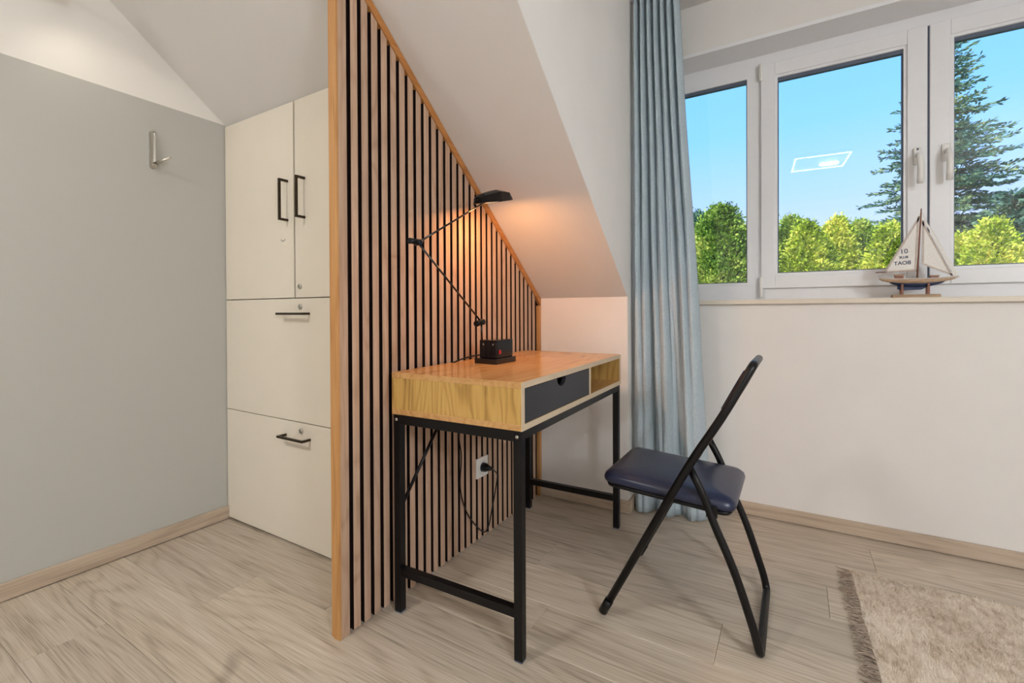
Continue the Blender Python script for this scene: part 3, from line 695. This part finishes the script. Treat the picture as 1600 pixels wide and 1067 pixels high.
obj('peg', tube(NB(), [(XL+0.008, HKy, 1.552), (XL+0.070, HKy+0.037, 1.578)], 0.0055, 12), M_CHROME, hk)
obj('hinge_pin', lathe(NB(), [(0.007, 0), (0.007, 0.012), (0.005, 0.014)], (XL+0.006, HKy, 1.546), 0, 14), M_CHROME, hk)

# ------------------------------------------------------------------ model sailboat on the sill
M_HULLW = wood('boat_hull_wood', srgb(120, 92, 70), srgb(168, 140, 112), srgb(196, 172, 146), 0, 0.6, ring=4, rand=2, size=0.25)
M_HULLB = plain('boat_navy_paint', srgb(44, 56, 88), 0.6, var=0.2, scale=60)
M_DECK = plain('boat_deck_whitewash', srgb(202, 196, 190), 0.7, var=0.08, scale=60)
M_SAIL = plain('sail_cloth', srgb(232, 229, 224), 0.9, var=0.08, scale=160)
M_SEAM = plain('sail_seam', srgb(194, 182, 172), 0.9, var=0.1, scale=90)
M_MAST = plain('mast_wood', srgb(128, 84, 66), 0.6, var=0.2, scale=40)
M_INK = plain('faded_print', srgb(92, 98, 116), 0.9, var=0.2, scale=200)
BY, BZ = 2.440, 0.996
KB = BY/2.46
bt = empty('model_sailboat', (0.43, BY, BZ)); tag(bt, 'small wooden model sailboat with cloth sails on a stand, on the sill', 'model boat')
def Bx(px, py): 
    d = Fw + Rv*((px-800)/F_PX) - Uv*((py-CY)/F_PX); return EYE_P+d*(BY/d.y)
hx0, hx1 = Bx(1373, 438).x, Bx(1498, 434).x; zd = Bx(1435, 436.5).z
def hull_loft(z_top, z_bot, ins_t, ins_b, name, m, ta=0.0, tb=1.0):
    b = NB(); rows = []
    for i in range(21):
        t = lerp(ta, tb, i/20); xc = lerp(hx0, hx1, t); w = 0.028*max(0.02, math.sin(math.pi*min(1, 0.06+0.94*t)**0.8))
        sheer = 0.006*(2*t-1)**2
        deep = math.sin(math.pi*min(1, max(0, (t-ta)/(tb-ta))))**0.6
        zt_ = z_top+sheer; zb_ = lerp(zt_, z_bot, deep)
        r_ = []
        for s_ in (-1, 1):
            r_.append(b.verts.new((xc, BY+s_*w*ins_t, zt_))); 
        mid_ = [b.verts.new((xc, BY+s_*w*lerp(ins_t, ins_b, 0.55)*1.0, lerp(zt_, zb_, 0.55))) for s_ in (-1, 1)]
        low = [b.verts.new((xc, BY+s_*w*ins_b, zb_)) for s_ in (-1, 1)]
        rows.append([r_[0], mid_[0], low[0], low[1], mid_[1], r_[1]])
    for a_, c_ in zip(rows, rows[1:]):
        for i in range(6):
            f = b.faces.new((a_[i], a_[(i+1) % 6], c_[(i+1) % 6], c_[i])); f.smooth = i != 5
    b.faces.new(rows[0]); b.faces.new(rows[-1])
    bmesh.ops.recalc_face_normals(b, faces=b.faces[:]); return obj(name, b, m, bt)
hull_loft(zd, zd-0.016, 1.0, 0.86, 'hull', M_HULLW)
hull_loft(zd-0.0125, zd-0.030, 0.82, 0.30, 'hull_bottom', M_HULLB, 0.14, 0.84)
hull_loft(zd+0.0035, zd+0.0002, 0.99, 0.99, 'deck', M_DECK)
b = NB(); prism(b, [(Bx(1402, 452).x, zd-0.022), (Bx(1464, 444).x, zd-0.020), (Bx(1446, 450).x, zd-0.034), (Bx(1440, 455).x, zd-0.041), (Bx(1412, 456).x, zd-0.043), (Bx(1402, 452).x, zd-0.038)], 1, BY-0.004, BY+0.004); obj('keel', b, M_HULLB, bt)
zst = BZ+0.012
b = NB(); bx(b, Bx(1393, 462).x, Bx(1468, 462).x, BY-0.024, BY+0.024, BZ, zst, 0.002); obj('stand_base', b, M_HULLW, bt)
for px in (1408.5, 1449.5):
    xc = Bx(px, 450).x
    for s_ in (-1, 1):
        b = NB(); bx(b, xc-0.0035, xc+0.0035, BY+s_*0.016-0.003, BY+s_*0.016+0.003, zst, zd-0.018); obj('stand_post', b, M_MAST, bt)
for (pa, pb), h in (((1398, 1411), 0.019), ((1453, 1466), 0.011)):
    b = NB(); bx(b, Bx(pa, 430).x, Bx(pb, 430).x, BY-0.011, BY+0.011, zd+0.0035, zd+0.0035+h*0.7); c_ = obj('cabin', b, M_MAST, bt)
    b = NB(); bx(b, Bx(pa, 430).x-0.002, Bx(pb, 430).x+0.002, BY-0.013, BY+0.013, zd+0.0035+h*0.7, zd+0.0035+h, 0.0006); obj('cabin_roof', b, M_HULLW, c_)
mb, mt_ = Bx(1433, 434), Bx(1439.5, 326)
obj('mast', tube(NB(), [mb, lerp(mb, mt_, 0.85), mt_], [0.0030, 0.0028, 0.0018], 10), M_MAST, bt)
obj('boom', tube(NB(), [Bx(1368, 426), Bx(1432, 422.5)], 0.0018, 8), M_MAST, bt)
def sail(name, corners, bulge, seam_w):
    """triangular cloth sail with hems; corners in picture order on the boat's plane"""
    C3 = [Bx(*c) for c in corners]; n = 14; b = NB(); idx = {}
    for i in range(n+1):
        for j in range(n+1-i):
            a_, c_ = i/n, j/n; e_ = 1-a_-c_
            p = C3[0]*e_+C3[1]*a_+C3[2]*c_; p = p+Vector((0, -bulge*27*e_*a_*c_, 0)); idx[i, j] = b.verts.new(p)
    for i in range(n):
        for j in range(n-i):
            f = b.faces.new((idx[i, j], idx[i+1, j], idx[i, j+1])); f.smooth = True
            if j < n-i-1: f = b.faces.new((idx[i+1, j], idx[i+1, j+1], idx[i, j+1])); f.smooth = True
    s_ = obj(name, b, M_SAIL, bt); sm = s_.modifiers.new('thickness', 'SOLIDIFY'); sm.thickness = 0.0012; sm.offset = 0
    cen = (C3[0]+C3[1]+C3[2])/3
    for k in range(3):
        p, q = C3[k], C3[(k+1) % 3]; d = (q-p).normalized(); inw = (cen-p); inw = (inw-d*inw.dot(d)).normalized()
        b = NB(); qv = []
        for p_ in (p, q, q+inw*seam_w-d*seam_w*0.8, p+inw*seam_w+d*seam_w*0.8): qv.append((p_.x, p_.z))
        prism(b, qv, 1, BY-0.0016, BY+0.0016); obj('hem', b, M_SEAM, s_)
    return s_
ms = sail('main_sail', [(1436.5, 337), (1380.5, 427), (1431.5, 423)], 0.0, 0.0065)
js = sail('jib_sail', [(1441, 344), (1440.5, 413), (1489, 431)], 0.0, 0.006)
b = NB(); p0, p1, p2, p3 = Bx(1442, 343), Bx(1444.5, 343), Bx(1498, 431), Bx(1490, 431)
prism(b, [(p.x, p.z) for p in (p0, p1, p2, p3)], 1, BY-0.008, BY-0.006); obj('stay_band', b, M_SAIL, bt)
for a_, c_ in (((1439, 330), (1499, 433)), ((1438.5, 332), (1374, 436))):
    obj('rigging_line', tube(NB(), [Bx(*a_), Bx(*c_)], 0.0005, 5), M_SEAM, bt)
for px in (1374, 1427, 1431, 1496):
    c_ = Bx(px, 433) ; b = NB(); tube(b, [c_+Vector((0.0022*math.cos(a), 0, 0.0022*math.sin(a)+0.002)) for a in (2*math.pi*i/10 for i in range(11))], 0.0004, 5); obj('eyelet', b, M_GASK, bt)
def print_text(txt, size, px, py, align='CENTER'):
    cu_ = bpy.data.curves.new('print', 'FONT'); cu_.body = txt; cu_.size = size; cu_.align_x = align; cu_.extrude = 0.0002; cu_.offset = 0.0004
    t_ = bpy.data.objects.new('print', cu_); COL.objects.link(t_)
    me = bpy.data.meshes.new_from_object(t_); bpy.data.objects.remove(t_)
    c_ = Bx(px, py); c_.y = BY-0.0018
    T = WM[bt].inverted() @ Matrix.Translation(c_) @ Matrix.Rotation(math.radians(90), 4, 'X') @ Matrix.Scale(-1, 4, (1, 0, 0)) @ Matrix.Rotation(math.radians(-3), 4, 'Z')
    me.transform(T); me.flip_normals(); me.materials.clear(); me.materials.append(M_INK)
    o = bpy.data.objects.new('print', me); COL.objects.link(o); o.parent = ms; WM[o] = WM[ms]
print_text('01', 0.026, 1412.5, 396); print_text('BLUE', 0.0125, 1412, 403.5); print_text('BOAT', 0.0205, 1410, 413.5)

# ------------------------------------------------------------------ rug
RX0, RX1, RY0, RY1 = 0.195, 1.60, 0.55, 2.085
RM = Matrix.Translation((0.9, 1.3, 0)) @ Matrix.Rotation(math.radians(1.5), 4, 'Z') @ Matrix.Translation((-0.9, -1.3, 0))
rug = empty('rug', (0.9, 1.3, 0)); tag(rug, 'beige pile rug with taupe fringe in front of the window', 'rug')
b = NB(); bx(b, RX0, RX1, RY0, RY1, 0.0006, 0.006, 0.002); b.transform(RM); obj('rug_base', b, M_RUG, rug)
def raw_mesh(name, verts, faces, mat, parent, kind=None, loc=None):
    me = bpy.data.meshes.new(name); nv, nf = len(verts), len(faces); k = faces.shape[1]
    me.vertices.add(nv); me.vertices.foreach_set('co', np.asarray(verts, np.float32).ravel())
    me.loops.add(nf*k); me.loops.foreach_set('vertex_index', np.asarray(faces, np.int32).ravel())
    me.polygons.add(nf); me.polygons.foreach_set('loop_start', np.arange(0, nf*k, k, dtype=np.int32))
    me.update(); me.validate(); me.materials.append(mat)
    o = bpy.data.objects.new(name, me); COL.objects.link(o)
    if parent: o.parent = parent
    if kind: o['kind'] = kind
    return o
NP = 90000
px_ = RNG.uniform(RX0, min(RX1, 1.25), NP); py_ = RNG.uniform(max(RY0, 0.9), RY1, NP)
ang = 0.9+0.9*np.sin(px_*9+2*np.sin(py_*7))+RNG.normal(0, 0.7, NP); ln = RNG.uniform(0.004, 0.011, NP); hh = RNG.uniform(0.004, 0.008, NP)
dx, dy = np.cos(ang), np.sin(ang); wv = 0.0013
v0 = np.stack([px_-dy*wv, py_+dx*wv, np.full(NP, 0.005)], 1); v1 = np.stack([px_+dy*wv, py_-dx*wv, np.full(NP, 0.005)], 1)
v2 = np.stack([px_+dx*ln, py_+dy*ln, 0.005+hh], 1)
vv = np.stack([v0, v1, v2], 1).reshape(-1, 3)
c_, s_ = math.cos(math.radians(1.5)), math.sin(math.radians(1.5))
def rotv(v):
    x, y = v[:, 0]-0.9, v[:, 1]-1.3
    return np.stack([x*c_-y*s_, x*s_+y*c_, v[:, 2]], 1)
raw_mesh('pile', rotv(vv), np.arange(NP*3).reshape(-1, 3), M_RUG, rug, 'stuff')
fv, ff = [], []
NFr = 330
for i in range(NFr):
    y_ = lerp(RY0+0.4, RY1-0.002, i/(NFr-1))+random.uniform(-0.001, 0.001); L = random.uniform(0.03, 0.052); a_ = random.uniform(-0.5, 0.5); curl = random.uniform(-0.9, 0.9)
    x, y = RX0+0.002, y_; st = 4; base = len(fv)
    for k in range(st+1):
        w = 0.0017*(1-0.35*k/st); z = 0.0045+0.003*math.sin(k*1.3+i)*(k > 0)
        if z < 0.002: z = 0.002
        fv += [(x, y-w, z), (x, y+w, z), (x, y, z+0.0022)]
        a_ += curl/st; x -= L/st*math.cos(a_); y += L/st*math.sin(a_)
    for k in range(st):
        p = base+3*k
        for q, r_ in ((0, 1), (1, 2), (2, 0)): ff.append((p+q, p+r_, p+3+r_, p+3+q))
raw_mesh('fringe', rotv(np.array(fv)), np.array(ff), M_FRINGE, rug, 'stuff')

# ------------------------------------------------------------------ garden beyond the window
GZ = -3.2
struct(tag(obj('ground', bx(NB(), -40, 40, 3.2, 70, GZ-0.2, GZ), M_GRASS), 'green lawn below the window', 'lawn'))
def quads(cent, dirs, widths, lengths, jitter=1.0):
    """leaf blades: cent (n,3) base, dirs (n,3) unit, as kite-shaped quads with random roll"""
    n = len(cent); rv = RNG.normal(size=(n, 3)); sd = np.cross(dirs, rv); sd /= np.linalg.norm(sd, axis=1, keepdims=True)+1e-9
    mid = cent+dirs*(lengths*0.55)[:, None]
    v = np.stack([cent, mid+sd*(widths/2)[:, None], cent+dirs*lengths[:, None], mid-sd*(widths/2)[:, None]], 1)
    return v.reshape(-1, 3)
def unit(v): return v/(np.linalg.norm(v, axis=1, keepdims=True)+1e-9)
def tree_root(name, base, label, cat):
    t = empty(name, base); tag(t, label, cat, 'trees beyond the window'); return t
def trunk(t, base, h, r):
    obj('trunk', tube(NB(), [Vector(base), Vector(base)+Vector((0, 0, h))], [r, r*0.35], 8), M_BARK, t)
def thuja(px, w, top_py, halfw_px, label, mat, name='arborvitae', sharp=1.0, clumps=1600, leaf=0.064, spikes=0):
    top = at(px, top_py, w); base = Vector((top.x, top.y, GZ)); R = halfw_px/F_PX*w; Ht = top.z-GZ
    t = tree_root(name, base, label, 'tree'); trunk(t, base, Ht*0.8, 0.10)
    vis = max(0.0, (0.80-GZ)/Ht)                      # foliage is dense above the sill line, sparser below
    seed = random.uniform(0, 50)
    def prof(f): return R*min(1.0, (max(0.0, 1-f)*Ht/(2.1*R))**(0.62*sharp)) if f < 1 else 0
    n = clumps
    f = np.concatenate([RNG.uniform(vis*0.92, 1, int(n*0.85)), RNG.uniform(0.1, vis, n-int(n*0.85))]); n = len(f)
    az = RNG.uniform(0, 2*math.pi, n); rad = np.array([prof(x) for x in f])
    lump = np.array([1+0.34*mnoise.noise(Vector((math.cos(a)*1.6+seed, math.sin(a)*1.6, x*Ht*1.1)))+0.26*mnoise.noise(Vector((math.cos(a)*4+seed, math.sin(a)*4, x*Ht*3.2))) for a, x in zip(az, f)])
    rad = rad*lump*np.sqrt(RNG.uniform(0.55, 1, n))
    c0 = np.stack([rad*np.cos(az), rad*np.sin(az), f*Ht], 1)
    if spikes:
        for s__ in range(spikes):
            m_ = 40; a0 = RNG.uniform(0, 6.28); r0 = RNG.uniform(0.1, 0.75)*R; fz = 1-0.5*(r0/R)**2*0.6
            hgt = RNG.uniform(0.25, 0.5); tt = RNG.uniform(0, 1, m_)
            c0 = np.concatenate([c0, np.stack([r0*math.cos(a0)+RNG.normal(0, 0.05, m_)*(1-tt), r0*math.sin(a0)+RNG.normal(0, 0.05, m_)*(1-tt), fz*Ht-0.25+hgt*tt], 1)])
            az = np.concatenate([az, RNG.uniform(0, 6.28, m_)])
        n = len(c0)
    out = np.stack([np.cos(az), np.sin(az), np.full(n, 0.75)], 1)
    m = 19
    C_ = np.repeat(c0, m, 0)+RNG.normal(0, 0.055, (n*m, 3)); D = unit(np.repeat(out, m, 0)+RNG.normal(0, 0.55, (n*m, 3)))
    ln_ = RNG.uniform(0.6, 1.3, n*m)*leaf; vv = quads(C_, D, ln_*0.5, ln_)
    raw_mesh('foliage', vv, np.arange(len(vv)).reshape(-1, 4), mat, t, 'stuff')
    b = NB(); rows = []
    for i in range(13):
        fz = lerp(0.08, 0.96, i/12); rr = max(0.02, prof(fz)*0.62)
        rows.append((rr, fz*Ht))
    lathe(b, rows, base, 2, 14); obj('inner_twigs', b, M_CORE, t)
    return t
def fir(px, w, top_py, spread, label, mat, name='fir_tree', rate=0.36, dens=1.0, zlow=-0.6):
    """spread: half width in metres per metre below the tip"""
    top = at(px, top_py, w); base = Vector((top.x, top.y, GZ)); Ht = top.z-GZ
    t = tree_root(name, base, label, 'tree'); trunk(t, base, Ht*0.985, 0.20)
    Cs, Ds, Ls = [], [], []; z = Ht-0.15; lev = 0; bm_ = NB()
    while z > (zlow-GZ):
        down = Ht-z; L0 = spread*down**0.86+0.10; nb = 6 if down < 1.5 else 9
        for k in range(nb):
            a = 2*math.pi*(k+random.uniform(-0.3, 0.3))/nb+lev*0.7; L = L0*random.uniform(0.72, 1.16)
            el0 = lerp(0.75, -0.10, min(1, down/3.0)); dirh = np.array([math.cos(a), math.sin(a), 0.0]); lat = np.array([-math.sin(a), math.cos(a), 0.0])
            ns = max(4, int(L/0.09*dens)); zb = z+random.uniform(-0.12, 0.12); tip = None
            for s__ in range(ns):
                tt = (s__+0.6)/ns
                p = dirh*L*tt + np.array([0, 0, zb + L*(el0*tt-0.20*tt*tt+0.22*tt**3)])
                sl = 0.10+0.34*L*(1-tt)**0.8*min(1, tt*3+0.2)*0.8; sl = min(sl, 0.62)
                for sd in (-1, 1):
                    d = dirh*0.75+lat*sd*0.8+np.array([0, 0, 0.10+random.uniform(-0.12, 0.12)]); d /= np.linalg.norm(d)
                    nq = max(2, int(sl/0.075))
                    for q in range(nq):
                        Cs.append(p+d*sl*(q/nq)+RNG.normal(0, 0.018, 3)); dd = d+dirh*0.3+RNG.normal(0, 0.35, 3); Ds.append(dd); Ls.append(random.uniform(0.09, 0.17))
                Cs.append(p); Ds.append(dirh+np.array([0, 0, 0.25])+RNG.normal(0, 0.25, 3)); Ls.append(random.uniform(0.12, 0.2))
            if down > 0.6: tube(bm_, [Vector(base)+Vector((0, 0, zb)), Vector(base)+Vector(tuple(dirh*L*0.55))+Vector((0, 0, zb+L*(el0*0.55-0.05)))], [0.022, 0.008], 4, False)
        z -= rate*random.uniform(0.8, 1.2)*(0.6 if down < 1.5 else 1.0); lev += 1
    for i in range(30):
        Cs.append(np.array([0, 0, Ht-0.4*i/30])); Ds.append(np.array([0, 0, 0.6])+RNG.normal(0, 0.5, 3)); Ls.append(0.12)
    Cs, Ds, Ls = np.array(Cs), unit(np.array(Ds)), np.array(Ls)
    vv = quads(Cs, Ds, Ls*0.42, Ls*1.25)
    raw_mesh('foliage', vv, np.arange(len(vv)).reshape(-1, 4), mat, t, 'stuff')
    obj('branches', bm_, M_BARK, t)
    return t
random.seed(3); RNG = np.random.default_rng(3)
fir(1474, 15.5, 46, 0.46, 'tall dark fir rising behind the meeting of the two sashes', M_LEAFB)
fir(1584, 12.0, 300, 0.50, 'broad dark conifer at the right edge of the right sash', M_LEAFB, 'conifer', 0.20, 1.7)
thuja(1126, 7.9, 330, 56, 'full bright green tree in the left pane beside the curtain', M_LEAFG, 'leafy_tree', 0.8, 2600, 0.062, 7)
thuja(1178, 9.6, 352, 34, 'yellow-green arborvitae half hidden behind the left mullion', M_LEAFY, spikes=2)
thuja(1092, 11.2, 334, 18, 'slim dark green tree top beside the curtain', M_LEAFB, 'slender_conifer', 1.2, 500, 0.09, 2)
thuja(1236, 10.4, 343, 34, 'green arborvitae at the left edge of the middle pane', M_LEAFG, spikes=3)
thuja(1262, 8.0, 356, 30, 'leftmost yellow-green arborvitae of the hedge in the middle pane', M_LEAFY, spikes=2)
thuja(1308, 9.2, 347, 30, 'pointed yellow-green arborvitae in the centre of the middle pane', M_LEAFY, spikes=2)
thuja(1344, 10.6, 349, 32, 'green arborvitae right of the middle pane centre', M_LEAFG, spikes=3)
thuja(1392, 8.0, 357, 36, 'bright yellow arborvitae behind the boat main sail', M_LEAFY, spikes=2)
thuja(1508, 8.4, 372, 34, 'yellow-green arborvitae just right of the boat', M_LEAFY, spikes=2)
thuja(1552, 7.4, 352, 30, 'pale yellow-green arborvitae before the dark conifer', M_LEAFY, spikes=2)
thuja(1450, 10.4, 366, 36, 'yellow-green arborvitae hidden behind the meeting sashes', M_LEAFY, clumps=900)
